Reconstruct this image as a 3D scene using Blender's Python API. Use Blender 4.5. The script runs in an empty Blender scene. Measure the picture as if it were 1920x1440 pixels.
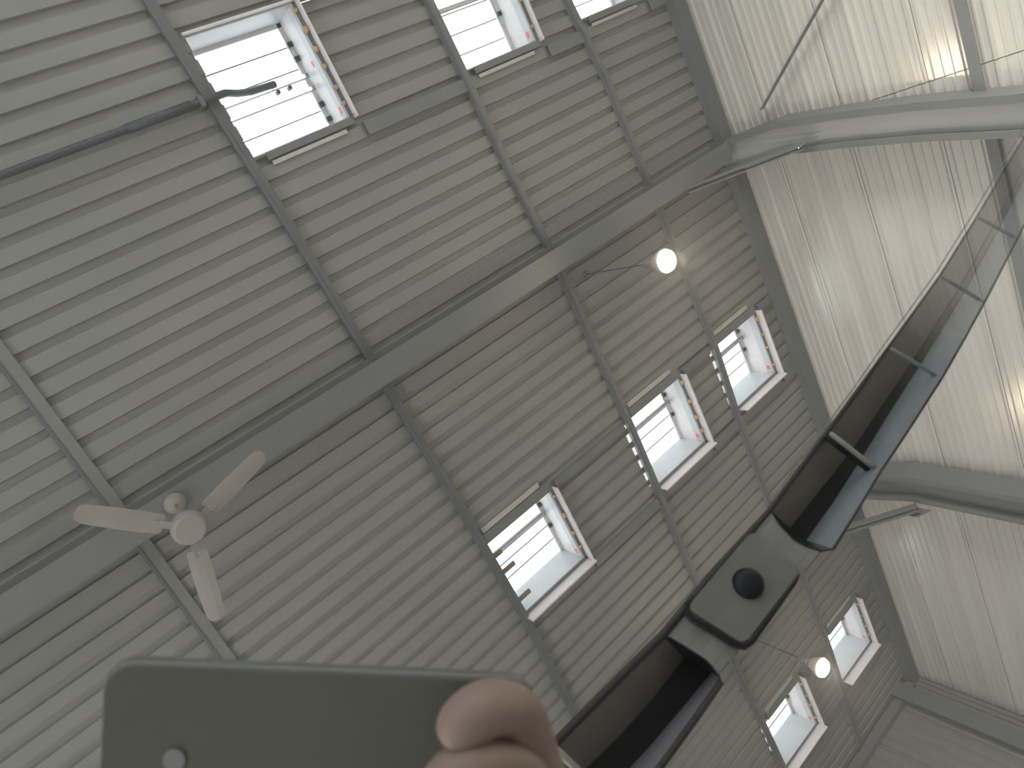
import bpy, bmesh, math, random
from mathutils import Vector, Matrix, noise
random.seed(7)
sc = bpy.context.scene
C = sc.collection
CZ = 1.5                     # eye height over the floor; roof sheets are 6 m above the eye

# ---------------------------------------------------------------- camera
F = 1260.6
def nrm(v): return v.normalized()
r_ = nrm(Vector((2110, -1520, F)))
p_ = Vector((1790, 3530, F)); p_ = nrm(p_ - r_ * r_.dot(p_))
n_ = r_.cross(p_)
RT = Matrix((r_, p_, n_))                       # view axes (right, down, forward) -> building axes
EYE = Vector((0, 0, CZ))
def ray(x, y): return RT @ Vector((x - 960, y - 720, F))
def at_z(x, y, h):                              # point at height h over the eye
    d = ray(x, y); return d * (h / d.z) + EYE
def at_x(x, y, X):
    d = ray(x, y); return d * (X / d.x) + EYE
def at_d(x, y, dist):                           # point at a depth along the view axis
    return ray(x, y) * (dist / F) + EYE
cd = bpy.data.cameras.new('camera')
cam = bpy.data.objects.new('camera', cd); C.objects.link(cam)
R3 = Matrix((RT.col[0], -RT.col[1], -RT.col[2])).transposed()
cam.matrix_world = Matrix.Translation(EYE) @ R3.to_4x4()
cd.sensor_width = 36; cd.lens = F * 36 / 1920
cd.clip_start = 0.01; cd.clip_end = 200
cd.dof.use_dof = True; cd.dof.focus_distance = 7.0; cd.dof.aperture_fstop = 14
sc.camera = cam

# ---------------------------------------------------------------- world, lights, exposure
w = bpy.data.worlds.new('overcast_sky'); sc.world = w; w.use_nodes = True
bg = w.node_tree.nodes['Background']
bg.inputs[0].default_value = (0.93, 0.97, 1.0, 1); bg.inputs[1].default_value = 2.6
def area(name, loc, target, sx, sy, power, col):
    l = bpy.data.lights.new(name, 'AREA'); l.shape = 'RECTANGLE'; l.size = sx; l.size_y = sy
    l.energy = power; l.color = col
    o = bpy.data.objects.new(name, l); C.objects.link(o); o.location = loc
    o.rotation_euler = (Vector(target) - Vector(loc)).to_track_quat('-Z', 'Y').to_euler()
    return o
area('side_fill_light', (-7.7, 6.0, 2.0), (4.0, 6.0, -0.5), 9, 3.2, 360, (1.0, 0.975, 0.915)).data.spread = math.radians(125)  # added area fill to brighten the hall, no such doors known
fd = area('front_fill_light', (3.0, -7.7, 1.3), (7.4, 1.0, 1.0), 3.5, 2.4, 520, (1.0, 0.96, 0.86))  # added fill brightening the side wall, unseen, no door known here
fd.data.spread = math.radians(72)
sc.view_settings.view_transform = 'Standard'; sc.view_settings.look = 'None'
sc.view_settings.gamma = 1; sc.view_settings.use_curve_mapping = False
sc.view_settings.exposure = 0.0
sc.cycles.use_denoising = True
sc.cycles.use_adaptive_sampling = True; sc.cycles.adaptive_threshold = 0.03
sc.cycles.max_bounces = 6; sc.cycles.diffuse_bounces = 4; sc.cycles.transparent_max_bounces = 12
sc.cycles.caustics_reflective = False; sc.cycles.caustics_refractive = False

# ---------------------------------------------------------------- materials
def mat(name, col, rough=0.6, metal=0.0, var=0.08, scale=6.0, bump=0.0, bscale=60.0, alpha=1.0, emit=None, estr=0, coat=0, spec=0.5, stretch=None):
    m = bpy.data.materials.new(name); m.use_nodes = True
    nt = m.node_tree; b = nt.nodes['Principled BSDF']
    tc = nt.nodes.new('ShaderNodeTexCoord')
    src = tc.outputs['Object']
    if stretch:
        mp = nt.nodes.new('ShaderNodeMapping'); mp.inputs['Scale'].default_value = stretch
        nt.links.new(src, mp.inputs[0]); src = mp.outputs[0]
    nz = nt.nodes.new('ShaderNodeTexNoise'); nz.inputs['Scale'].default_value = scale; nz.inputs['Detail'].default_value = 6
    nt.links.new(src, nz.inputs['Vector'])
    cr = nt.nodes.new('ShaderNodeValToRGB')
    cr.color_ramp.elements[0].position = 0.3; cr.color_ramp.elements[1].position = 0.7
    cr.color_ramp.elements[0].color = (*[c * (1 - var) for c in col], 1)
    cr.color_ramp.elements[1].color = (*[min(1, c * (1 + var)) for c in col], 1)
    nt.links.new(nz.outputs['Fac'], cr.inputs[0]); nt.links.new(cr.outputs[0], b.inputs['Base Color'])
    b.inputs['Roughness'].default_value = rough; b.inputs['Metallic'].default_value = metal
    b.inputs['Alpha'].default_value = alpha; b.inputs['Coat Weight'].default_value = coat
    b.inputs['Specular IOR Level'].default_value = spec
    if emit:
        b.inputs['Emission Color'].default_value = (*emit, 1); b.inputs['Emission Strength'].default_value = estr
    if bump:
        n2 = nt.nodes.new('ShaderNodeTexNoise'); n2.inputs['Scale'].default_value = bscale
        nt.links.new(src, n2.inputs['Vector'])
        bp = nt.nodes.new('ShaderNodeBump'); bp.inputs['Strength'].default_value = bump; bp.inputs['Distance'].default_value = 0.01
        nt.links.new(n2.outputs['Fac'], bp.inputs['Height']); nt.links.new(bp.outputs[0], b.inputs['Normal'])
    return m
M_SHEET = mat('grey_roof_sheet', (0.235, 0.23, 0.21), 0.55, var=0.07, scale=1.3, bump=0.12, bscale=14, stretch=(0.5, 1.5, 1))
M_SHEETD = mat('dull_grey_sheet', (0.195, 0.192, 0.178), 0.7, var=0.06)
M_BEAM = mat('grey_painted_steel', (0.16, 0.165, 0.165), 0.5, var=0.08, scale=3)
M_BEAMD = mat('dark_grey_steel', (0.115, 0.12, 0.125), 0.5, var=0.08, scale=3)
M_RAFT = mat('rafter_grey_steel', (0.15, 0.155, 0.15), 0.5, var=0.06, scale=3)
M_COL = mat('light_grey_column_steel', (0.50, 0.51, 0.49), 0.45, var=0.05, scale=3)
M_COLD = mat('grey_column_flange_steel', (0.13, 0.14, 0.137), 0.6, var=0.05, scale=3)
M_WALL = mat('pale_wall_sheet', (0.68, 0.66, 0.60), 0.24, metal=0.25, var=0.08, scale=1.2, stretch=(1, 0.15, 4), spec=0.6, bump=0.05, bscale=5)
M_GABLE = mat('grey_gable_sheet', (0.20, 0.20, 0.185), 0.6, var=0.06)
M_FLOOR = mat('dusty_concrete', (0.58, 0.56, 0.51), 0.8, var=0.12, scale=2)
M_LIN = mat('shade_blue_lining_sheet', (0.50, 0.535, 0.55), 0.4, var=0.06, scale=5, bump=0.05, bscale=20)  # blue-grey puts the weaker light on the y faces into the colour
M_WHITE = mat('white_lining_sheet', (0.68, 0.66, 0.65), 0.35, var=0.05, scale=9, bump=0.1, bscale=18)
M_TRIM = mat('off_white_painted_trim', (0.72, 0.68, 0.675), 0.4, var=0.05, scale=8)
M_LITRIB = mat('lit_rib_tone', (0.50, 0.49, 0.44), 0.45, metal=0.2, var=0.08)
M_FOAM = mat('tan_sealing_foam', (0.50, 0.33, 0.17), 0.9, var=0.25, scale=30)
M_WOOD = mat('grey_brown_wood', (0.21, 0.165, 0.12), 0.8, var=0.2, scale=25)
M_RED = mat('red_label', (0.85, 0.16, 0.17), 0.5, var=0.1, scale=60)
M_BLACK = mat('black_plastic', (0.03, 0.032, 0.036), 0.4, var=0.1)
M_DKPIPE = mat('black_pipe', (0.055, 0.058, 0.065), 0.45, var=0.1)
M_FAN = mat('dusty_white_fan_paint', (0.27, 0.25, 0.222), 0.65, var=0.05, scale=8)
M_ALU = mat('aluminium', (0.62, 0.63, 0.65), 0.3, metal=0.8, var=0.04)
M_TUBE = mat('grey_batten_body', (0.33, 0.33, 0.36), 0.4, var=0.04)
M_BULB = mat('lit_bulb', (1, 0.9, 0.75), 0.3, emit=(1.0, 0.90, 0.74), estr=14)
M_LIT = mat('lit_tube', (1, 1, 1), 0.3, emit=(1, 1, 1), estr=1.6)
M_GLOWRING = mat('lamp_glow_ring', (0.75, 0.66, 0.56), 0.35, metal=0.35, var=0.04)  # peach glow round the bulb put into the colour
M_PHONE = mat('grey_green_phone_glass', (0.085, 0.088, 0.074), 0.35, var=0.10, scale=14, spec=0.3)
M_PHFR = mat('phone_metal_band', (0.13, 0.133, 0.128), 0.45, metal=0.3, var=0.03)
M_SKIN = mat('skin', (0.22, 0.158, 0.127), 0.55, var=0.12, scale=22, bump=0.15, bscale=90)
M_NAIL = mat('nail', (0.42, 0.29, 0.24), 0.3, var=0.05)

def glass(name, tint, gl=0.08):
    m = bpy.data.materials.new(name); m.use_nodes = True
    nt = m.node_tree; nt.nodes.clear()
    o = nt.nodes.new('ShaderNodeOutputMaterial'); mx = nt.nodes.new('ShaderNodeMixShader')
    t = nt.nodes.new('ShaderNodeBsdfTransparent'); t.inputs[0].default_value = (*tint, 1)
    g = nt.nodes.new('ShaderNodeBsdfGlossy'); g.inputs['Roughness'].default_value = 0.05
    mx.inputs[0].default_value = gl
    nt.links.new(t.outputs[0], mx.inputs[1]); nt.links.new(g.outputs[0], mx.inputs[2]); nt.links.new(mx.outputs[0], o.inputs[0])
    return m
M_PANE = glass('clear_roof_glazing', (0.97, 0.98, 0.98), 0.03)

def reflect_faded(name, col, rough=0.4, spec=0.4):
    """plastic with the reflected hall over it put into alpha, from the piece's own 'solidity' attribute"""
    m = mat(name, col, rough, var=0.06, scale=40, spec=spec)
    nt = m.node_tree; b = nt.nodes['Principled BSDF']
    a = nt.nodes.new('ShaderNodeAttribute'); a.attribute_name = 'reflection_alpha'
    nt.links.new(a.outputs['Fac'], b.inputs['Alpha'])
    return m
S_WARM = reflect_faded('reflect_faded_warm_grey', (0.15, 0.14, 0.128), 0.5, 0.15)
S_BLACK = reflect_faded('reflect_faded_black', (0.012, 0.013, 0.016), 0.4, 0.15)
S_BLUE = reflect_faded('reflect_faded_blue_grey', (0.18, 0.20, 0.212), 0.5)
S_LILAC = reflect_faded('reflect_faded_lilac_grey', (0.15, 0.145, 0.155), 0.5, 0.2)
S_RIM = reflect_faded('reflect_faded_dark_rim', (0.035, 0.033, 0.032), 0.5, 0.2)
S_FACE = reflect_faded('reflect_faded_mid_grey', (0.21, 0.215, 0.205), 0.4, 0.3)  # grey of the reflected roof put into the face colour
S_PLATE = reflect_faded('reflect_faded_plate_grey', (0.17, 0.175, 0.165), 0.4, 0.3)
S_RIB = reflect_faded('reflect_faded_pale_grey', (0.24, 0.245, 0.225), 0.5)

# ---------------------------------------------------------------- helpers
class MB:
    def __init__(s): s.v = []; s.f = []; s.att = None
    def add(s, vs, fs):
        k = len(s.v); s.v += [Vector(v) for v in vs]; s.f += [tuple(i + k for i in f) for f in fs]; return s
    def box(s, x0, x1, y0, y1, z0, z1):
        return s.add([(x0,y0,z0),(x1,y0,z0),(x1,y1,z0),(x0,y1,z0),(x0,y0,z1),(x1,y0,z1),(x1,y1,z1),(x0,y1,z1)],
                     [(0,3,2,1),(4,5,6,7),(0,1,5,4),(1,2,6,5),(2,3,7,6),(3,0,4,7)])
    def loft(s, loops, cap=True):
        n = len(loops[0]); vs = [v for l in loops for v in l]; fs = []
        for i in range(len(loops) - 1):
            for j in range(n):
                a = i*n + j; b = i*n + (j+1) % n
                fs.append((a, b, b + n, a + n))
        if cap: fs += [tuple(range(n))[::-1], tuple(range((len(loops)-1)*n, len(loops)*n))]
        return s.add(vs, fs)
    def tube(s, pts, r, n=10, cap=True):
        pts = [Vector(p) for p in pts]; rs = r if isinstance(r, (list, tuple)) else [r]*len(pts)
        loops = []; up = None
        for i, p in enumerate(pts):
            d = (pts[min(i+1, len(pts)-1)] - pts[max(i-1, 0)]).normalized()
            if up is None: up = d.orthogonal().normalized()
            up = (up - d*up.dot(d)).normalized(); q = d.cross(up)
            loops.append([p + (up*math.cos(2*math.pi*k/n) + q*math.sin(2*math.pi*k/n))*rs[i] for k in range(n)])
        return s.loft(loops, cap)
    def bar(s, a, b, w, h, up=(0, 0, 1)):
        a, b = Vector(a), Vector(b); d = (b - a).normalized(); side = d.cross(Vector(up)).normalized(); u = side.cross(d)
        c = [side*w/2 + u*h/2, -side*w/2 + u*h/2, -side*w/2 - u*h/2, side*w/2 - u*h/2]
        return s.loft([[a + x for x in c], [b + x for x in c]])
def obj(name, mb, m, parent=None, bevel=0, smooth=False, solid=0, subsurf=0):
    off = parent_world(parent) if parent else Vector((0, 0, 0))
    me = bpy.data.meshes.new(name)
    me.from_pydata([tuple(v - off) for v in mb.v], [], mb.f)
    bm = bmesh.new(); bm.from_mesh(me); bmesh.ops.recalc_face_normals(bm, faces=bm.faces); bm.to_mesh(me); bm.free()
    if mb.att:
        a = me.attributes.new('reflection_alpha', 'FLOAT', 'POINT')
        for i, x in enumerate(mb.att): a.data[i].value = x
    me.materials.append(m)
    if smooth: me.polygons.foreach_set('use_smooth', [True]*len(me.polygons))
    o = bpy.data.objects.new(name, me); C.objects.link(o)
    if parent: o.parent = parent
    if solid: md = o.modifiers.new('solid', 'SOLIDIFY'); md.thickness = solid; md.offset = 0
    if bevel:
        md = o.modifiers.new('bevel', 'BEVEL'); md.width = bevel; md.segments = 2; md.limit_method = 'ANGLE'
    if subsurf: md = o.modifiers.new('sub', 'SUBSURF'); md.levels = md.render_levels = subsurf
    return o
def parent_world(o):
    v = Vector(o.location)
    while o.parent: o = o.parent; v += Vector(o.location)
    return v
def empty(name, loc, label=None, cat=None, group=None, kind=None):
    o = bpy.data.objects.new(name, None); C.objects.link(o); o.location = loc; o.empty_display_size = 0.1
    tag(o, label, cat, group, kind); return o
def tag(o, label=None, cat=None, group=None, kind=None):
    for k, v in (('label', label), ('category', cat), ('group', group), ('kind', kind)):
        if v: o[k] = v
    return o
def recentre(o):
    """put a one-mesh thing's origin at the middle of its base"""
    vs = [v.co for v in o.data.vertices]
    c = Vector((sum(v.x for v in vs)/len(vs), sum(v.y for v in vs)/len(vs), min(v.z for v in vs)))
    o.data.transform(Matrix.Translation(-c)); o.location = c; return o
Z = lambda h: h + CZ
ROOF = Z(6.0)
XW, YN, YF, XL, YG = 7.47, -8.0, 10.72, -8.0, 10.72   # wall plane, near end, far end, open side

# ---------------------------------------------------------------- setting: floor and walls
fl = tag(obj('floor', MB().box(XL - 0.3, XW + 0.3, YN - 0.3, YG + 0.3, -0.15, 0), M_FLOOR), 'dusty grey concrete floor of the hall', None, None, 'structure')

wr = empty('wall_right', (XW, 2, 0), 'pale metal side wall of horizontal sheets', None, None, 'structure')
def wall_panel(y0, y1, z0, z1):
    """one horizontal wall sheet: fine ribs every 9 cm, each third one proud"""
    mb = MB(); prof = [(0.0, z0 + 0.003)]; n = max(1, round((z1 - z0)/0.09)); st = (z1 - z0)/n
    for i in range(n):
        z = z0 + i*st; d = -0.026 if i % 3 == 0 else -0.013
        prof += [(0.0, z + st*0.30), (d, z + st*0.38), (d, z + st*0.56), (0.0, z + st*0.64)]
    prof.append((0.0, z1 - 0.003))
    a = [(XW + x, y0, z) for x, z in prof]; b = [(XW + x, y1, z) for x, z in prof]; k = len(prof)
    mb.add(a + b, [(i, i + 1, i + 1 + k, i + k) for i in range(k - 1)])
    return obj('wall_panel', mb, M_WALL, wr, solid=0.004)
zz = [0, 1.08, 2.16, 3.24, 4.14, 5.04, 5.94, 6.84, 7.46]
yy = [YN, -3.9, 1.25, 6.45, YG - 0.02]
for i in range(len(zz) - 1):
    for j in range(len(yy) - 1): wall_panel(yy[j] + 0.004, yy[j+1] - 0.004, zz[i], zz[i+1])
obj('backing_sheet', MB().box(XW + 0.03, XW + 0.08, YN, YG, 0, Z(6.1)), M_GABLE, wr)

wg = empty('wall_back', (0, YG, 0), 'grey metal gable wall at the far end of the hall', None, None, 'structure')
def gable_panel(x0, x1):
    mb = MB(); prof = []; n = 5; st = (x1 - x0)/n
    for i in range(n):
        x = x0 + i*st; prof += [(x + 0.003, 0), (x + st*0.6, 0), (x + st*0.68, 0.025), (x + st*0.92, 0.025)]
    prof.append((x1 - 0.003, 0)); k = len(prof)
    mb.add([(x, YG + y, 0) for x, y in prof] + [(x, YG + y, Z(5.99)) for x, y in prof], [(i, i+1, i+1+k, i+k) for i in range(k-1)])
    obj('wall_panel', mb, M_GABLE, wg, solid=0.004)
x = XL
while x < XW - 0.1:
    gable_panel(x, min(x + 1.0, XW)); x += 1.0
obj('backing_sheet', MB().box(XL, XW + .08, YG + 0.04, YG + 0.1, 0, Z(6.12)), M_GABLE, wg)
# open sides: low walls, sky light comes in between them, added fills stand inside
tag(obj('wall_front', MB().box(XL, XW, YN - 0.2, YN, 0, 1.0).box(XL, XW, YN - 0.2, YN, Z(4.2), Z(6.1)), M_GABLE), None, None, None, 'structure')
tag(obj('wall_left', MB().box(XL - 0.2, XL, YN, YG, 0, 0.9).box(XL - 0.2, XL, YN, YG, Z(3.2), Z(6.1)), M_GABLE), None, None, None, 'structure')

# ---------------------------------------------------------------- roof sheets
ceil = empty('ceiling', (0, 2, ROOF), 'grey ribbed metal roof seen from below', None, None, 'structure')
PITCH = 0.185
def sheet(x0, x1, y0, y1, slit=0):
    if y1 - y0 < 0.02 or x1 - x0 < 0.02: return
    mb = MB(); k0 = math.floor(y0/PITCH) - 1; segs = []
    k = k0
    while k*PITCH < y1:
        b = k*PITCH
        for (a, za, c, zc, fl) in ((0, 0, .114, 0, 1), (.114, 0, .122, .032, 0), (.122, .032, .177, .032, 0), (.177, .032, .185, 0, 0)):
            ya, yc = b + a, b + c
            if yc <= y0 or ya >= y1: continue
            t0 = max(0, (y0 - ya)/(yc - ya)); t1 = min(1, (y1 - ya)/(yc - ya))
            segs.append((ya + (yc-ya)*t0, za + (zc-za)*t0, ya + (yc-ya)*t1, za + (zc-za)*t1, fl))
        k += 1
    for (ya, za, yc, zc, fl) in segs:
        xe = x1 - slit if (slit and fl) else x1
        mb.add([(x0, ya, ROOF+za), (xe, ya, ROOF+za), (xe, yc, ROOF+zc), (x0, yc, ROOF+zc)], [(0, 1, 2, 3)])
    obj('roof_panel', mb, M_SHEET, ceil)
SHW = PITCH*5
def run(x0, x1, y0, y1, slit=0):
    """sheets side by side, 5 pitches each; joints fall on the same lines everywhere"""
    k = math.floor(y0/SHW)
    while k*SHW < y1 - 1e-6:
        sheet(x0, x1, max(y0, k*SHW), min(y1, (k+1)*SHW), slit); k += 1
# skylight openings (x0, x1, y0, y1)
SK = {
 'a1': (1.84, 2.83, -1.83, -0.84), 'a2': (4.19, 5.17, -1.84, -0.82), 'a3': (5.86, 6.84, -1.84, -0.84),
 'b1': (1.93, 2.895, 3.42, 4.35), 'b2': (4.22, 5.19, 3.37, 4.31), 'b3': (5.93, 6.83, 3.36, 4.27),
 'c2': (4.20, 5.08, 8.50, 9.40), 'c3': (5.89, 6.76, 8.44, 9.31)}
bays = [(XL, -0.47, None), (-0.47, 1.88, None), (1.88, 4.18, '1'), (4.18, 5.88, '2'), (5.88, XW + 0.06, '3')]
for bi, (bx0, bx1, col) in enumerate(bays):
    segs = [(YN, YG)]
    holes = [SK[r + col] for r in 'abc' if col and (r + col) in SK]
    slits = []                                   # daylight gaps left of the next purlin, beside the next skylights
    nxt = {1: '1', 2: '2', 3: '3'}.get(bi)
    if nxt in ('2', '3'):
        for r in 'abc': 
            h = SK[r + nxt]; slits.append((h[2] + 0.02, h[3] - (0.05 if r != 'c' else 0.42)))
    ys = sorted({YN, YG + 0.06} | {v for h in holes for v in h[2:]} | {v for s in slits for v in s})
    for y0, y1 in zip(ys[:-1], ys[1:]):
        ym = (y0 + y1)/2
        h = next((h for h in holes if h[2] < ym < h[3]), None)
        sl = 0.05 if any(s[0] < ym < s[1] for s in slits) else 0
        a = max(bx0, h[1] + 0.005) if h else bx0
        run(a, bx1, y0, y1, sl)
        if h and h[0] - bx0 > 0.02: run(bx0, h[0], y0, y1)

# channel trimmers each side of the skylights, spanning purlin to purlin
def channel_x(x0, x1, y, w=0.09, h=0.05, name='trimmer', m=M_BEAM):
    mb = MB(); t = 0.006
    zt = ROOF - 0.002; zb = zt - h
    mb.box(x0, x1, y - w/2, y + w/2, zb, zb + t); mb.box(x0, x1, y - w/2, y - w/2 + t, zb + t, zt); mb.box(x0, x1, y + w/2 - t, y + w/2, zb + t, zt)
    return obj(name, mb, m, ceil)
for k, h in SK.items():
    nx = {'1': 4.13, '2': 5.82, '3': 7.3}[k[1]]
    px = {'1': 1.93, '2': 4.25, '3': 5.93}[k[1]]
    channel_x(h[1] + 0.09, nx, h[2] - 0.04); channel_x(h[1] + 0.09, nx, h[3] + 0.15, 0.12)
    obj('lit_rib_strip', MB().box(px + 0.07, h[1] - 0.08, h[3] + 0.085 if k[0] == 'a' else h[2] - 0.19, h[3] + 0.12 if k[0] == 'a' else h[2] - 0.13, ROOF - 0.02, ROOF - 0.012), M_LITRIB, ceil)  # pale strip stands in for a daylit roof rib
    obj('curb_channel', MB().box(px + 0.05, h[1] + 0.03, (h[3] + 0.01) if k[0] == 'a' else h[2] - 0.12, (h[3] + 0.07) if k[0] == 'a' else h[2] - 0.01, ROOF - 0.03, ROOF - 0.003), M_BEAM, ceil)

# ---------------------------------------------------------------- skylights
G_SKY = 'square skylights in the roof'
def skylight(key, label, tubes=1, blocks=False, cloth=False):
    x0, x1, y0, y1 = SK[key]; H = 0.39; t = 0.012
    z0, z1 = ROOF - 0.01, ROOF + H
    r = empty('skylight', ((x0+x1)/2, (y0+y1)/2, z0), label, 'skylight', G_SKY)
    near = key[0] == 'a'                                                       # this row is passed: its far side is the -y one
    # lining sheets of the shaft
    obj('lining_panel', MB().box(x1, x1 + t, y0, y1, z0, z1), M_WHITE, r)
    obj('lining_panel', MB().box(x0 - t, x0, y0, y1, ROOF + 0.002, z1), M_WHITE, r)
    obj('lining_panel', MB().box(x0 + 0.02, x1 + t, y1, y1 + t, z0, z1), M_LIN, r)
    obj('lining_panel', MB().box(x0 + 0.02, x1 + t, y0 - t, y0, z0, z1), M_LIN, r)
    # lower lining band on the +x side (a folded sheet, set a little in)
    obj('lining_fold', MB().box(x1 - 0.012, x1, y0 + 0.01, y1 - 0.01, z0, z0 + 0.10), M_LIN, r)
    obj('top_ledge', MB().box(x0, x1, y0, y0 + 0.035, z1 - 0.03, z1 - 0.005).box(x1 - 0.04, x1, y0, y1, z1 - 0.03, z1 - 0.005), M_TRIM, r)
    # hanging trim frame, set off the shaft by a dark gap
    ztb, ztt = ROOF - 0.115, ROOF - 0.005
    yf = y0 - 0.045 if near else y1 + 0.045
    ty0, ty1 = (y0 - 0.05, y1 + 0.03) if near else (y0 - 0.03, y1 + 0.05)
    tx = x1 + 0.045
    obj('trim_board', MB().box(tx, tx + 0.02, ty0, ty1, ztb + (0.03 if near else 0), ztt), M_TRIM, r, bevel=0.003)
    if near:
        obj('trim_board', MB().box(x0 + 0.02, tx, y0 - 0.035, y0 - 0.015, ROOF - 0.05, ztt), M_TRIM, r, bevel=0.004)
    else:
        obj('trim_board', MB().box(x0 + 0.02, tx + 0.02, yf, yf + 0.02, ROOF - 0.155, ztt), M_TRIM, r, bevel=0.003)
        obj('gap_angle', MB().box(x0 + 0.03, tx, y1 + 0.013, yf, ROOF - 0.02, ROOF - 0.012), M_BEAM, r)
    obj('gap_angle', MB().box(x1 + 0.013, tx, ty0, ty1, ROOF - 0.02, ROOF - 0.012), M_BEAMD, r)
    # fixings at the trim's corners
    for yy_ in (ty0 + 0.03, ty1 - 0.03):
        mb = MB()
        for dz in (0.03, 0.055):
            mb.tube([(tx - 0.004, yy_, ztt - dz), (tx + 0.002, yy_, ztt - dz)], 0.007, 8)
        obj('fixing', mb, M_ALU, r)
    # tan foam lumps in the gap
    n = 6 if key == 'a1' else 4
    for i in range(n):
        y = y0 + (y1 - y0)*(i + 0.4 + random.uniform(-.12, .12))/n; L = random.uniform(0.03, 0.065)
        mb = MB(); pts = []
        loops = [[(x1 + 0.014 + 0.022*math.sin(a)*s + random.uniform(0, .006), y + L*c, ROOF - 0.03 + 0.022*math.cos(a)*s) for a in (0, 1.05, 2.1, 3.14, 4.2, 5.25)] for c, s in ((-.5, .3), (-.2, 1), (.2, .9), (.5, .25))]
        mb.loft(loops); obj('foam_lump', mb, M_FOAM, r)
    # glazing: panes between thin bars
    nb = 5; zs = z1 + 0.012
    for i in range(nb):
        ya, yb = y0 + (y1-y0)*i/nb, y0 + (y1-y0)*(i+1)/nb
        obj('glass_pane', MB().box(x0, x1, ya + 0.004, yb - 0.004, zs, zs + 0.005), M_PANE, r)
        if i: obj('glazing_bar', MB().box(x0, x1, ya - 0.004, ya + 0.004, zs - 0.006, zs + 0.006), M_BEAMD, r)
    obj('glazing_frame', MB().box(x0 - 0.03, x0, y0 - 0.03, y1 + 0.03, z1, z1 + 0.03).box(x1, x1 + 0.03, y0 - 0.03, y1 + 0.03, z1, z1 + 0.03)
        .box(x0, x1, y0 - 0.03, y0, z1, z1 + 0.03).box(x0, x1, y1, y1 + 0.03, z1, z1 + 0.03), M_ALU, r)
    # catches on the +x lining with their rods
    ys = [y0 + (y1-y0)*f for f in ((0.20, 0.33, 0.76, 0.90) if key == 'a1' else (0.26, 0.58))]
    for y in ys:
        b = obj('catch', MB().box(x1 - 0.05, x1 - 0.001, y - 0.022, y + 0.022, z1 - 0.075, z1 - 0.04), M_BLACK, r, bevel=0.004)
    pr = [(ys[i], ys[i+1]) for i in range(0, len(ys) - 1, 2)] if key == 'a1' else [(ys[0], ys[1] + 0.1)]
    for a, b in pr:
        for dx in (0.018, 0.034):
            obj('catch_rod', MB().tube([(x1 - dx, a, z1 - 0.058), (x1 - dx, b, z1 - 0.058)], 0.003, 6), M_ALU, r)
    # red label low on the +x lining, near the +y corner
    obj('red_sticker', MB().box(x1 - 0.0145, x1 - 0.0125, y1 - 0.115, y1 - 0.055, z0 + 0.035, z0 + 0.085), M_RED, r)
    if key == 'a1':
        obj('red_sticker', MB().box(x1 - 0.002, x1 - 0.0005, y0 + 0.43, y0 + 0.48, z0 + 0.13, z0 + 0.17), M_RED, r)
        mb = MB(); zt = z1 - 0.01
        mb.tube([(x0, y0 + .20, zt), (x0 + .42, y0 + .20, zt), (x0 + .42, y0 + .46, zt)], 0.0025, 6)
        obj('thin_wire', mb, M_BLACK, r)
    # lamp battens across the shaft
    tys = [y0 + 0.50*(y1-y0), y0 + 0.615*(y1-y0)] if tubes == 2 else [y0 + 0.36*(y1-y0)]
    if key == 'a2': tys = [y0 + 0.38*(y1-y0)]
    for y in tys:
        b = obj('lamp_batten', MB().box(x0 + 0.02, x1 - 0.02, y - 0.022, y + 0.022, z1 - 0.115, z1 - 0.085), M_TUBE, r, bevel=0.006)
        obj('lamp_tube', MB().tube([(x0 + 0.07, y, z1 - 0.13), (x1 - 0.07, y, z1 - 0.13)], 0.015, 10), M_LIT if tubes == 2 else M_WHITE, b, smooth=True)
        for xx in (x0 + 0.05, x1 - 0.06):
            obj('tube_holder', MB().box(xx - 0.012, xx + 0.012, y - 0.016, y + 0.016, z1 - 0.15, z1 - 0.113), M_TUBE, b, bevel=0.003)
    if tubes == 2:
        for (fx, fy) in ((0.35, -0.035), (0.62, 0.05), (0.74, 0.05), (0.42, -0.03)):
            xx = x0 + (x1-x0)*fx; y = tys[0] + fy
            obj('cable_clip', MB().box(xx - 0.014, xx + 0.014, y - 0.016, y + 0.016, z1 - 0.16, z1 - 0.10), M_BLACK, r, bevel=0.003)
    if blocks:
        for f in (0.19, 0.42, 0.84):
            y = y0 + f*(y1 - y0)
            obj('wood_block', MB().box(x0 - 0.02, x0 + (0.16 if f < .3 else 0.22), y - 0.025, y + 0.025, z0 + 0.006, z0 + 0.03), M_WOOD, r, bevel=0.003)
    return r
skylight('a1', 'largest skylight, crossed by two lamp battens, a black pipe running into it', tubes=2)
skylight('a2', 'skylight cut by the top edge, one grey bar across, between the two other top ones')
skylight('a3', 'skylight at the very top edge, only its lower corner with red sticker shows')
b1 = skylight('b1', 'skylight with three brown wood blocks poking in from its purlin side', blocks=True)
skylight('b2', 'middle skylight of the row of three past the wide rafter')
skylight('b3', 'skylight nearest the side wall in the row past the wide rafter')
skylight('c2', 'last-row skylight near the bottom edge, below the smaller lamp')
skylight('c3', 'small skylight in the last row, nearest the corner of side wall and gable')
# frayed straw stuck at the trim of the block skylight
mb = MB()
for i in range(16):
    a = Vector((2.97, 3.55 + random.uniform(-.03, .05), ROOF - 0.02 - random.random()*0.03)); 
    b = a + Vector((random.uniform(.03, .14), random.uniform(-.03, .10), random.uniform(-.04, .01)))
    mb.tube([a, (a+b)/2 + Vector((0, 0, random.uniform(-.02, .02))), b], 0.0016, 4)
obj('frayed_strands', mb, M_FOAM, b1)['kind'] = 'stuff'

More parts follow.
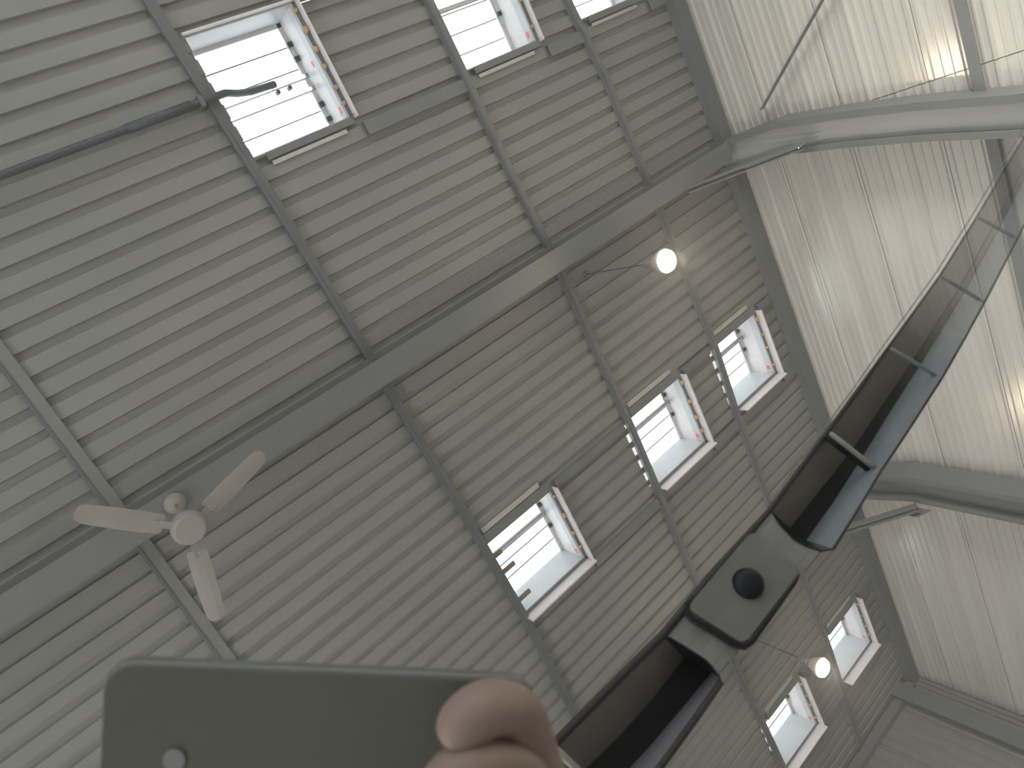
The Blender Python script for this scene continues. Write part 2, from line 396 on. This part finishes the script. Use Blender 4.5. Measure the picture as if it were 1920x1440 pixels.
# ---------------------------------------------------------------- purlins (box tubes under the sheets)
def purlin(pts, label, w=0.085, h=0.055, m=M_BEAM):
    r = empty('purlin', (pts[0][0], pts[0][1], ROOF - h), label, 'beam', 'purlins under the roof sheets')
    def loops(xa, xb, za, zb): return [[(x + xa, y, za), (x + xb, y, za), (x + xb, y, zb), (x + xa, y, zb)] for x, y in pts]
    zt = ROOF - 0.001
    obj('tube', MB().loft(loops(-w/2, w/2, zt - h, zt)), m, r)
    obj('bottom_lip', MB().loft(loops(-w/2 - 0.004, -w/2 + 0.022, zt - h - 0.008, zt - h)), M_BEAMD, r)
    return r
purlin([(-0.40, YN), (-0.47, 1.2), (-0.50, 2.8), (-0.50, YG)], 'thin grey purlin running behind the ceiling fan', w=0.11, h=0.022, m=M_SHEETD)
purlin([(1.70, YN), (1.76, -2.4), (1.80, -1.3), (1.86, 0.2), (1.885, 1.4), (1.925, 3.0), (1.935, 4.7), (1.84, 6.5), (1.80, YG)], 'purlin along the nearest skylight and the one with wood blocks', m=M_BEAMD)
purlin([(4.10, YN), (4.13, -1.6), (4.17, 0.2), (4.23, 1.4), (4.225, 3.3), (4.20, 4.3), (4.16, 5.7), (4.17, 7.4), (4.20, YG)], 'middle purlin of the roof, crossing behind the rafter, bright daylight slits along it')
purlin([(5.72, YN), (5.78, -1.0), (5.88, -0.2), (5.91, 1.2), (5.94, 3.3), (5.86, 4.4), (5.82, 5.7), (5.90, 7.3), (5.86, 8.6), (5.80, 9.5), (5.72, YG)], 'purlin nearest the side wall, with daylight slits beside its skylights')
r = empty('eave_beam', (7.3, 2, ROOF - 0.12), 'dark grey eave beam where roof meets the side wall', 'beam')
obj('beam_web', MB().box(7.24, 7.27, YN, YG, ROOF - 0.13, ROOF - 0.002), M_COLD, r)
obj('bottom_flange', MB().box(7.22, 7.42, YN, YG, ROOF - 0.145, ROOF - 0.13), M_COLD, r)

# ---------------------------------------------------------------- portal frames: rafter + column + brace
def rafter(y, label, x0=XL + 0.05):
    r = empty('rafter', (0, y, Z(5.60)), label, 'beam', 'main rafters')
    zt, zb = ROOF - 0.085, ROOF - 0.37
    obj('bottom_flange', MB().box(x0, 7.02, y - 0.115, y + 0.115, zb, zb + 0.014), M_RAFT, r)
    obj('web', MB().box(x0, 7.02, y - 0.006, y + 0.006, zb + 0.014, zt - 0.012), M_RAFT, r)
    obj('top_flange', MB().box(x0, 7.02, y - 0.115, y + 0.115, zt - 0.012, zt), M_RAFT, r)
    for x in (-0.48, 1.87, 4.2, 5.9):
        obj('cleat', MB().box(x - 0.03, x + 0.03, y - 0.10, y + 0.10, zt, zt + 0.019), M_BEAMD, r)
        obj('stiffener', MB().box(x - 0.005, x + 0.005, y - 0.10, y + 0.10, zb + 0.014, zt - 0.012), M_RAFT, r)
    return r
rafter(1.215, 'wide grey rafter crossing the roof, the ceiling fan hangs from it')
rafter(6.40, 'rafter of the second frame, mostly behind the dark slotted channel')

def column(st, label, bracep, flat=0.33, webm=None):
    """st: (y, z) stations from floor to eave; I section, web parallel to the wall"""
    r = empty('column', (7.2, st[0][0], 0), label, 'column', 'columns against the side wall')
    def lp(xa, xb, ya, yb): return [[(xa, y + ya, z), (xb, y + ya, z), (xb, y + yb, z), (xa, y + yb, z)] for y, z in st]
    obj('near_flange', MB().loft(lp(7.05, 7.40, 0, 0.016)), M_COLD, r)
    obj('flange_lip', MB().loft(lp(7.035, 7.05, -0.03, 0.05)), M_COLD, r)
    obj('web', MB().loft(lp(7.20, 7.215, 0.016, flat)), webm or M_COL, r)
    obj('far_flange', MB().loft(lp(7.08, 7.40, flat, flat + 0.016)), M_COLD, r)
    obj('flange_lip', MB().loft(lp(7.065, 7.08, flat - 0.03, flat + 0.04)), M_COLD, r)
    yb = bracep[0][1]
    b = obj('knee_brace', MB().bar(bracep[0], bracep[1], 0.15, 0.012, (0, 1, 0)).bar(Vector(bracep[0]) + Vector((0, -.05, 0)), Vector(bracep[1]) + Vector((0, -.05, 0)), 0.012, 0.10, (1, 0, 0)), M_COLD, r)
    obj('gusset_plate', MB().add([(bracep[1][0]-.10, yb+.02, bracep[1][2]-.02), (7.06, yb+.02, bracep[1][2]-.12), (7.06, yb+.02, bracep[1][2]+.12), (bracep[1][0]-.1, yb+.02, bracep[1][2]+.1)], [(0,1,2,3)]), M_BEAM, r, solid=0.01)
    e = Vector(bracep[1])
    for dx in (-.06, -.02): obj('bolt', MB().tube([e + Vector((dx, -0.02, 0.01)), e + Vector((dx, -0.05, 0.01))], 0.010, 6), M_ALU, r)
    return r
def wy(y, z, X=7.2): s = X/XW; return (y*s, z*s + CZ)
st1 = [(1.75, 0)] + [wy(y, z) for y, z in ((1.66, 2.3), (1.60, 2.81), (1.40, 3.65), (1.25, 4.43), (1.13, 5.2), (1.15, 5.9))] + [(1.11, Z(5.93))]
column(st1, 'pale grey column curving away from the top of the side wall', [(6.05, 1.35, Z(5.58)), (6.93, 1.42, Z(4.65))])
st2 = [(6.2, 0)] + [wy(y, z) for y, z in ((6.30, 2.6), (6.30, 3.61), (6.24, 4.98), (6.33, 5.5))] + [(6.2, Z(5.93))]
column(st2, 'grey column with a knee brace, beside the dark slotted channel', [(6.05, 6.50, Z(5.58)), (6.98, 6.45, Z(4.66))], 0.38, M_RAFT)
r = empty('wall_girt', (7.38, 2, Z(3.0)), 'dark grey girt running along the side wall', 'beam')
obj('girt_web', MB().box(7.32, 7.46, YN, YG, Z(3.09), Z(3.10)), M_BEAM, r)
obj('girt_flange', MB().box(7.31, 7.32, YN, YG, Z(3.02), Z(3.12)), M_BEAM, r)
p0 = at_x(1428, 205, 7.34); p1 = at_x(1542, 0, 7.34); pe = p0 + (p1 - p0)*3.3
r = tag(recentre(obj('wall_brace', MB().bar(p0, pe, 0.012, 0.075, (1, 0, 0)), M_BEAM)), 'dark diagonal brace bar rising to the head of the pale column', 'brace')
r = empty('gable_column', (6.9, YG - 0.15, 0), 'dark corner column against the gable wall', 'column')
obj('flange', MB().box(6.78, 7.06, YG - 0.22, YG - 0.205, 0, Z(5.98)), M_COLD, r)
obj('web', MB().box(6.91, 6.925, YG - 0.205, YG - 0.02, 0, Z(5.98)), M_COLD, r)
r = tag(recentre(obj('gable_rafter', MB().box(XL + .1, 7.2, YG - 0.12, YG - 0.02, Z(5.80), Z(5.93)), M_BEAM)), 'grey beam along the top of the gable wall', 'beam')

# ---------------------------------------------------------------- haze added in the hall, standing in for the glass's veil
hm = bpy.data.materials.new('veil_haze'); hm.use_nodes = True; hn = hm.node_tree; hn.nodes.clear()
ho = hn.nodes.new('ShaderNodeOutputMaterial'); hs = hn.nodes.new('ShaderNodeVolumeScatter')
hs.inputs['Color'].default_value = (1, 0.985, 0.94, 1); hs.inputs['Density'].default_value = 0.022; hs.inputs['Anisotropy'].default_value = 0.25
hn.links.new(hs.outputs[0], ho.inputs['Volume'])
tag(obj('glass_veil_haze', MB().box(XL + .02, XW - .03, YN + .02, YG - .03, 0.02, ROOF - 0.13), hm), 'thin haze added in the hall for the veil of the glass', 'haze', None, 'stuff')

# ---------------------------------------------------------------- pipe into the nearest skylight
r = empty('conduit_pipe', (0, -1.35, Z(5.9)), 'black pipe running under the roof into the nearest skylight', 'pipe')
zp = Z(5.893)
obj('pipe', MB().tube([(-7.5, -1.345, zp), (1.55, -1.345, zp), (1.80, -1.345, zp + 0.0), (1.92, -1.35, zp + 0.03), (2.05, -1.35, zp + 0.17), (2.20, -1.35, zp + 0.28), (2.45, -1.35, zp + 0.33)], 0.030, 12), M_DKPIPE, r, smooth=True)
obj('pipe_sleeve', MB().tube([(1.1, -1.345, zp), (1.62, -1.345, zp)], 0.037, 12), M_DKPIPE, r, smooth=True)
for x in (-0.6, 1.70): obj('pipe_clip', MB().box(x - 0.02, x + 0.02, -1.345 - 0.045, -1.345 + 0.045, zp - 0.035, ROOF - 0.002), M_BEAMD, r, bevel=0.004)

# ---------------------------------------------------------------- hanging lamps
def lamp(x, y, label):
    zb = Z(4.8); t = Vector((x, y, zb)); top = ROOF
    r = empty('pendant_lamp', t, label, 'lamp', 'lit pendant lamps')
    def ring(z, rad, n=20): return [(x + rad*math.cos(2*math.pi*k/n), y + rad*math.sin(2*math.pi*k/n), z) for k in range(n)]
    obj('bulb', MB().loft([ring(zb - 0.105 + dz, rr) for dz, rr in ((0, .055), (.008, .085), (.022, .104), (.04, .110), (.08, .09), (.12, .055), (.16, .035))]), M_BULB, r, smooth=True)
    obj('glow_ring', MB().loft([ring(zb + dz, rr) for dz, rr in ((-0.045, .118), (-.040, .122), (0, .112), (.08, .07), (.12, .05), (.112, .045), (.07, .06), (-.01, .105))], cap=False), M_GLOWRING, r, smooth=True)  # small ring added to carry the bulb's glow
    obj('lamp_holder', MB().loft([ring(zb + dz, rr, 12) for dz, rr in ((.10, .03), (.14, .045), (.24, .045), (.26, .02))]), M_BEAM, r)
    obj('hanging_cord', MB().tube([(x, y, zb + 0.25), (x, y, top - 0.01)], 0.007, 8), M_DKPIPE, r)
    obj('ceiling_hook', MB().box(x - 0.03, x + 0.03, y - 0.03, y + 0.03, top - 0.025, top - 0.001), M_BEAMD, r, bevel=0.004)
    l = bpy.data.lights.new('bulb_light', 'POINT'); l.energy = 30; l.color = (1, 0.83, 0.62); l.shadow_soft_size = 0.05
    o = bpy.data.objects.new('bulb_light', l); C.objects.link(o); o.location = (0, 0, -0.22); o.parent = r
a = at_z(1245, 490, 4.78); b = at_z(1537, 1250, 4.78)
lamp(a.x, a.y, 'lit warm bulb hanging beside the wide rafter, the larger of two')
lamp(b.x, b.y, 'smaller lit bulb hanging between the two skylights of the last row')

# ---------------------------------------------------------------- ceiling fan
hub = at_z(355, 990, 4.75)
fan = empty('ceiling_fan', hub, 'off-white three-blade ceiling fan hanging under the rafter', 'fan')
def disc(zs, n=32, c=hub):
    return MB().loft([[(c.x + rr*math.cos(2*math.pi*k/n), c.y + rr*math.sin(2*math.pi*k/n), c.z + dz) for k in range(n)] for dz, rr in zs])
obj('motor_housing', disc([(-.055, .02), (-.055, .085), (-.045, .100), (-.03, .104), (.0, .112), (.04, .112), (.06, .09), (.075, .03)]), M_FAN, fan, smooth=True)
obj('switch_cap', disc([(-.062, .0), (-.062, .088), (-.056, .094), (-.045, .094)]), M_FAN, fan, bevel=0.002)
top = Vector((hub.x - 0.02, hub.y, ROOF - 0.37))
obj('down_rod', MB().tube([hub + Vector((0, 0, .06)), Vector((hub.x, hub.y, top.z - 0.03))], 0.012, 10), M_FAN, fan, smooth=True)
cp = Vector((hub.x, hub.y, top.z))
obj('canopy', disc([(-.10, .025), (-.09, .05), (-.03, .078), (-.003, .082)], c=cp), M_FAN, fan, smooth=True)
def blade(tx, ty):
    e = at_z(tx, ty, 4.75) - hub; e.z = 0; L = e.length; d = e.normalized(); s = Vector((-d.y, d.x, 0)); u = Vector((0, 0, 1))
    mb = MB(); loops = []
    prof = [(.155, .052), (.17, .062), (.30, .066), (.45, .064), (L - .06, .058), (L - .025, .052), (L - .008, .038), (L, .018)]
    for q, hw in prof:
        tilt = 0.16
        c = hub + d*q + u*0.005
        a = s*math.cos(tilt) + u*math.sin(tilt); nn = a.cross(d)
        loops.append([c + a*hw + nn*.002, c + a*hw*.33 + nn*.007, c - a*hw*.33 + nn*.007, c - a*hw + nn*.002, c - a*hw - nn*.002, c - a*hw*.33 + nn*.003, c + a*hw*.33 + nn*.003, c + a*hw - nn*.002])
    mb.loft(loops); b = obj('blade', mb, M_FAN, fan)
    obj('blade_arm', MB().bar(hub + d*.09, hub + d*.21, 0.045, 0.008), M_FAN, b, bevel=0.002)
    for q in (.175, .195):
        for k in (-.012, .012): obj('screw', MB().tube([hub + d*q + s*k - u*.003, hub + d*q + s*k - u*.008], 0.005, 6), M_ALU, b)
blade(494, 850); blade(140, 962); blade(408, 1162)

# ---------------------------------------------------------------- slotted channel close by
ch = empty('slotted_channel', at_d(1400, 1092, 0.49), 'dark slotted plastic channel with a bolted plate, slanting across in front of the roof', 'channel')
W = 0.056
def L2(a, b): return [a[0] + b[0], a[1] + b[1]]
# stations along the trough: left edge, floor left, floor right, right edge (photo pixels), alpha fade for the lit wall's reflection
UP = [((1443, 957), (1480, 990), (1512, 1014), (1562, 1030), 1.00),
      ((1498, 882), (1540, 915), (1566, 938), (1606, 960), 1.00),
      ((1553, 808), (1597, 843), (1617, 858), (1650, 886), 0.97),
      ((1610, 730), (1652, 762), (1668, 775), (1707, 801), 0.90),
      ((1667, 649), (1706, 682), (1720, 694), (1765, 711), 0.78),
      ((1715, 583), (1752, 612), (1764, 622), (1806, 640), 0.58),
      ((1763, 516), (1797, 542), (1808, 548), (1846, 567), 0.44),
      ((1832, 406), (1862, 424), (1872, 430), (1908, 447), 0.32),
      ((1900, 290), (1925, 304), (1934, 309), (1970, 325), 0.26),
      ((2030, 80), (2052, 92), (2060, 96), (2090, 110), 0.22)]
LO = [((1243, 1190), (1282, 1232), (1335, 1262), (1352, 1278), 1.0),
      ((1180, 1252), (1222, 1310), (1276, 1333), (1306, 1345), 1.0),
      ((1115, 1318), (1160, 1380), (1222, 1397), (1264, 1403), 1.0),
      ((1042, 1392), (1085, 1452), (1150, 1476), (1207, 1480), 1.0),
      ((900, 1530), (940, 1590), (1030, 1612), (1098, 1630), 1.0)]
def dist(st):
    a, b = Vector(st[0]), Vector(st[3]); return W*F/max(60, (b - a).length)
def strips(sts, i, j, di, dj, m, name, pr=ch, dens=1.0):
    """a strip of the trough between outline i and j, di / dj metres behind the rim"""
    mb = MB(); att = []
    for st in sts:
        mb.v += [at_d(*st[i], DY(st[i][1]) + di), at_d(*st[j], DY(st[j][1]) + dj)]; att += [st[4]*dens]*2
    mb.f = [(2*k, 2*k+1, 2*k+3, 2*k+2) for k in range(len(sts) - 1)]
    mb.att = att
    return obj(name, mb, m, pr, solid=0.0012)
def DY(y): return 1.0/(1.074 + 0.000835*y)      # one flat plane
for sts, nm in ((UP, 'u'), (LO, 'l')):
    strips(sts, 0, 1, 0, 0.03, S_WARM, 'trough_side')  # light on this side is put into the warm grey
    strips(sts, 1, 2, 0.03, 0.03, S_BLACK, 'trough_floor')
    strips(sts, 2, 3, 0.03, 0.0, S_BLUE if nm == 'u' else S_LILAC, 'trough_side')  # sheen on the right side is put into its paler tone
def endcap(st, flip, pts):
    mb = MB(); d = DY(st[1][1]); P = [at_d(*st[0], DY(st[0][1]))] + [at_d(x, y, DY(y)) for x, y in pts] + [at_d(*st[3], DY(st[3][1]))]
    Q = [at_d(*st[0], d + .02)] + [at_d(st[1][0]*(1-t) + st[2][0]*t, st[1][1]*(1-t) + st[2][1]*t, d + .03) for t in [k/(len(pts) - 1) for k in range(len(pts))]] + [at_d(*st[3], d + .02)]
    n = len(P); mb.add(P + Q, [(k, k+1, k+1+n, k+n) for k in range(n - 1)]); mb.att = [1.0]*(2*n)
    obj('trough_end', mb, S_BLACK if not flip else S_BLUE, ch, solid=0.0012)
endcap(UP[0], False, [(1460, 985), (1485, 1012), (1512, 1028), (1540, 1034)])
endcap(LO[0], False, [(1262, 1198), (1295, 1218), (1325, 1238), (1345, 1258)])
# cross ribs
def rib(a, b, d, r, dens, m=S_RIB):
    A, B = at_d(*a, d), at_d(*b, d); mb = MB(); Cc = (A + B)/2 
    mb.tube([A, A.lerp(B, .25), A.lerp(B, .5), A.lerp(B, .75), B], [r*.8, r, r, r, r*.8], 10)
    mb.att = [dens]*len(mb.v); return obj('cross_rib', mb, m, ch, smooth=True)
rib((1557, 812), (1645, 882), DY(848), .0022, 1.0, S_RIB)
rib((1550, 820), (1640, 890), DY(850) + .006, .0026, 1.0, S_BLACK)
rib((1671, 653), (1762, 709), DY(680), .0018, .85, S_BLUE)
rib((1767, 519), (1843, 566), DY(540), .0018, .6, S_BLUE)
rib((1836, 409), (1905, 446), DY(427), .0018, .45, S_BLUE)
rib((1040, 1402), (1095, 1455), DY(1428), .0026, 1.0, S_RIB)
# rims: thin dark edge lines along both sides
def rim(pts, r, dens, name='rim', m=S_RIM):
    P = [at_d(x, y, DY(y) - 0.001) for x, y, yy_ in pts]; mb = MB().tube(P, r, 8); mb.att = [dens[min(i//8, len(dens)-1)] for i in range(len(mb.v))]
    return obj(name, mb, m, ch, smooth=True)
le = [(s[0][0], s[0][1], s[0][1]) for s in LO[::-1]] + [(1340, 1072, 1072)] + [(s[0][0], s[0][1], s[0][1]) for s in UP]
rim(le, [.0030]*6 + [.0020]*4 + [.0012]*(len(le) - 10), [1]*8 + [.9, .8, .7, .5, .4, .3, .25, .2][:len(le) - 8])
rim([(x - 7, y - 6, z) for x, y, z in le[6:]], .0007, [.5]*len(le), 'pale_edge', S_BLUE)
ri = [(s[3][0], s[3][1], s[0][1]) for s in UP]
rim(ri, [.0010]*len(ri), [1, 1, 1, .9, .8, .6, .5, .4, .3, .2])
rl = [(s[3][0], s[3][1], s[0][1]) for s in LO[::-1]]
rim(rl, .0024, [1]*5)
# solid face between the two troughs
dF = DY
face = MB(); fp = [(1243, 1190), (1340, 1072), (1443, 957), (1460, 985), (1485, 1012), (1512, 1028), (1535, 1034), (1440, 1160), (1345, 1262), (1325, 1238), (1295, 1218), (1262, 1198)]
face.add([at_d(x, y, DY(y)) for x, y in fp], [tuple(range(12))]); face.att = [0.55]*12
obj('solid_face', face, S_FACE, ch, solid=0.0015)
# bolted plate with rounded corners and a dark tube drawn for the shadow gap round three sides
def rq(cs, rad, n=5):
    out = []
    for i in range(4):
        p, a, b = Vector(cs[i]), Vector(cs[i-1]), Vector(cs[(i+1) % 4])
        u, v = (a - p).normalized()*rad, (b - p).normalized()*rad
        for k in range(n + 1):
            t = k/n; q = p + u*(1-t)**2 + v*t**2; out.append((q.x, q.y))
    return out
pc = [(1287, 1140), (1410, 994), (1500, 1070), (1395, 1208)]
dp = DY(1085) - 0.006
q = rq(pc, 18); mb = MB().loft([[at_d(x, y, DY(y) - .005) for x, y in q], [at_d(x, y, DY(y) - .001) for x, y in q]]); mb.att = [.72]*len(mb.v)
pl = obj('bolted_plate', mb, S_PLATE, ch)
gp = [(1300, 1118), (1289, 1133), (1287, 1147), (1299, 1160), (1340, 1184), (1378, 1208), (1395, 1212), (1410, 1203), (1455, 1142), (1490, 1094), (1499, 1078)]
mb = MB().tube([at_d(x, y, DY(y) - .004) for x, y in gp], [.0012, .0018, .0024, .0030, .0032, .0032, .0028, .0020, .0015, .0012, .0007], 8); mb.att = [.95]*len(mb.v)
obj('shadow_gap', mb, S_BLACK, pl, smooth=True)
cb = at_d(1402, 1095, dp - .002); fwd = ray(1402, 1095).normalized(); e1 = fwd.orthogonal().normalized(); e2 = fwd.cross(e1)
def rg(rad, off): return [cb + (e1*math.cos(2*math.pi*k/20) + e2*math.sin(2*math.pi*k/20))*rad - fwd*off for k in range(20)]
mb = MB().loft([rg(.0118, -.002), rg(.0116, .001), rg(.0102, .0038), rg(.0075, .0055), rg(.004, .0066), rg(.001, .0068)]); mb.att = [1.0]*len(mb.v)
obj('dome_bolt', mb, S_BLACK, pl, smooth=True)

# ---------------------------------------------------------------- phone
dph = 0.24
c0 = at_d(192, 1238, dph); c1 = at_d(1005, 1272, dph); ex = (c1 - c0); LX = ex.length; ex.normalize()
vf = (RT @ Vector((0, 0, 1))).normalized(); ey = vf.cross(ex).normalized()
if ey.dot(at_d(192, 1400, dph) - c0) < 0: ey = -ey
HY = 0.0755; TH = 0.0078
ph = empty('smartphone', c0 + ex*LX/2 + ey*HY/2, 'grey-green smartphone lying lengthwise, held by the hand at one end', 'phone')
def rrect(inset, rad, n=8):
    out = []
    for cx, cy, a0 in ((LX - inset - rad, HY - inset - rad, 0), (inset + rad, HY - inset - rad, 90), (inset + rad, inset + rad, 180), (LX - inset - rad, inset + rad, 270)):
        for k in range(n + 1):
            a = math.radians(a0 + 90*k/n); out.append((cx + rad*math.cos(a), cy + rad*math.sin(a)))
    return out
def lay(inset, dz, rad=.0105): return [c0 + ex*x + ey*y + vf*dz for x, y in rrect(inset, rad)]
obj('frame_band', MB().loft([lay(.0012, 0.0002), lay(.0002, .0012), lay(0, .003), lay(0, .005), lay(.0008, TH - .0012), lay(.002, TH)]), M_PHFR, ph, smooth=True)
obj('back_panel', MB().loft([lay(.0016, -.0006), lay(.0010, .0000), lay(.0010, .001)]), M_PHONE, ph)
def dab(px, py, rad, h, name, m, par):
    c = c0 + ex*px + ey*py
    return obj(name, MB().loft([[c + (ex*math.cos(2*math.pi*k/16) + ey*math.sin(2*math.pi*k/16))*rr + vf*dz for k in range(16)] for dz, rr in ((-.0006, rad), (-h, rad), (-h, rad*.5))]), m, par)
dab(.0275, .034, .0040, .0012, 'flash', M_BEAM, ph)
cbp = obj('lens_housing', MB().loft([[c0 + ex*(.018 + .030*a) + ey*(.050 + .022*b) + vf*dz for a, b in ((0, 0), (1, 0), (1, 1), (0, 1))] for dz in (-.0007, -.0022)]), M_PHONE, ph, bevel=0.001)
dab(.028, .060, .0055, .0030, 'lens', M_BLACK, cbp); dab(.042, .060, .0055, .0030, 'lens', M_BLACK, cbp)
obj('side_button', MB().loft([[c0 + ex*(-.0007 + .0012*a) + ey*(.012 + .022*b) + vf*(.0028 + .0022*c) for a, b, c in ((0, 0, 0), (1, 0, 0), (1, 1, 0), (0, 1, 0))], [c0 + ex*(-.0007 + .0012*a) + ey*(.012 + .022*b) + vf*(.005) for a, b in ((0, 0), (1, 0), (1, 1), (0, 1))]]), M_ALU, ph)

# ---------------------------------------------------------------- hand
def P(x, y, d): return at_d(x, y, d)
hv, he, hr = [], [], []
def node(p, r, par=None):
    hv.append(p); hr.append(r)
    if par is not None: he.append((par, len(hv) - 1))
    return len(hv) - 1
wrist = node(P(1180, 2200, .25), .026)
fore = node(P(1290, 2750, .26), .034, wrist); node(P(1400, 3350, .28), .042, fore)
palm = node(P(1110, 1960, .245), .028, wrist)
palm2 = node(P(1075, 1780, .240), .027, palm)
def finger(pts, root):
    k = root
    for (x, y, d, rr) in pts: k = node(P(x, y, d), rr, k)
    return k
kn = [(1040, 1560, .240, .0125), (1052, 1668, .238, .0125), (1050, 1800, .236, .012), (1052, 1930, .238, .0110)]
finger([kn[0], (1000, 1430, .240, .0108), (968, 1326, .233, .0108), (908, 1324, .225, .0106), (868, 1358, .223, .0104), (846, 1400, .224, .0088)], palm2)
finger([kn[1], (1012, 1530, .234, .0112), (962, 1436, .2265, .0112), (895, 1430, .2195, .0108), (845, 1462, .2175, .0104), (805, 1510, .2185, .0086)], palm2)
finger([kn[2], (1005, 1690, .228, .0108), (955, 1590, .2205, .0104), (880, 1590, .2165, .0096), (830, 1615, .216, .0090), (795, 1655, .218, .0074)], palm)
finger([kn[3], (1000, 1830, .228, .0096), (955, 1745, .2215, .0090), (900, 1740, .219, .0082), (868, 1755, .2195, .0076), (840, 1785, .221, .0064)], palm)
finger([(1160, 1960, .265, .0165), (1130, 1800, .275, .0135), (1060, 1650, .278, .0120), (990, 1560, .272, .0112), (960, 1520, .268, .0085)], wrist)
me = bpy.data.meshes.new('hand'); oc = P(1075, 1780, .24)
me.from_pydata([tuple(v - oc) for v in hv], he, [])
hand = bpy.data.objects.new('hand', me); C.objects.link(hand); hand.location = oc
md = hand.modifiers.new('skin', 'SKIN'); md.use_smooth_shade = True; md.branch_smoothing = 0.6
for i, s in enumerate(me.skin_vertices[0].data): s.radius = (hr[i], hr[i]); s.use_root = (i == 0)
md = hand.modifiers.new('sub', 'SUBSURF'); md.levels = md.render_levels = 3
dg = bpy.context.evaluated_depsgraph_get(); ev = hand.evaluated_get(dg)
m2 = bpy.data.meshes.new_from_object(ev); hand.modifiers.clear(); hand.data = m2
m2.materials.clear(); m2.materials.append(M_SKIN); m2.polygons.foreach_set('use_smooth', [True]*len(m2.polygons))
tag(hand, 'bare hand with bent fingers gripping the end of the phone', 'hand')
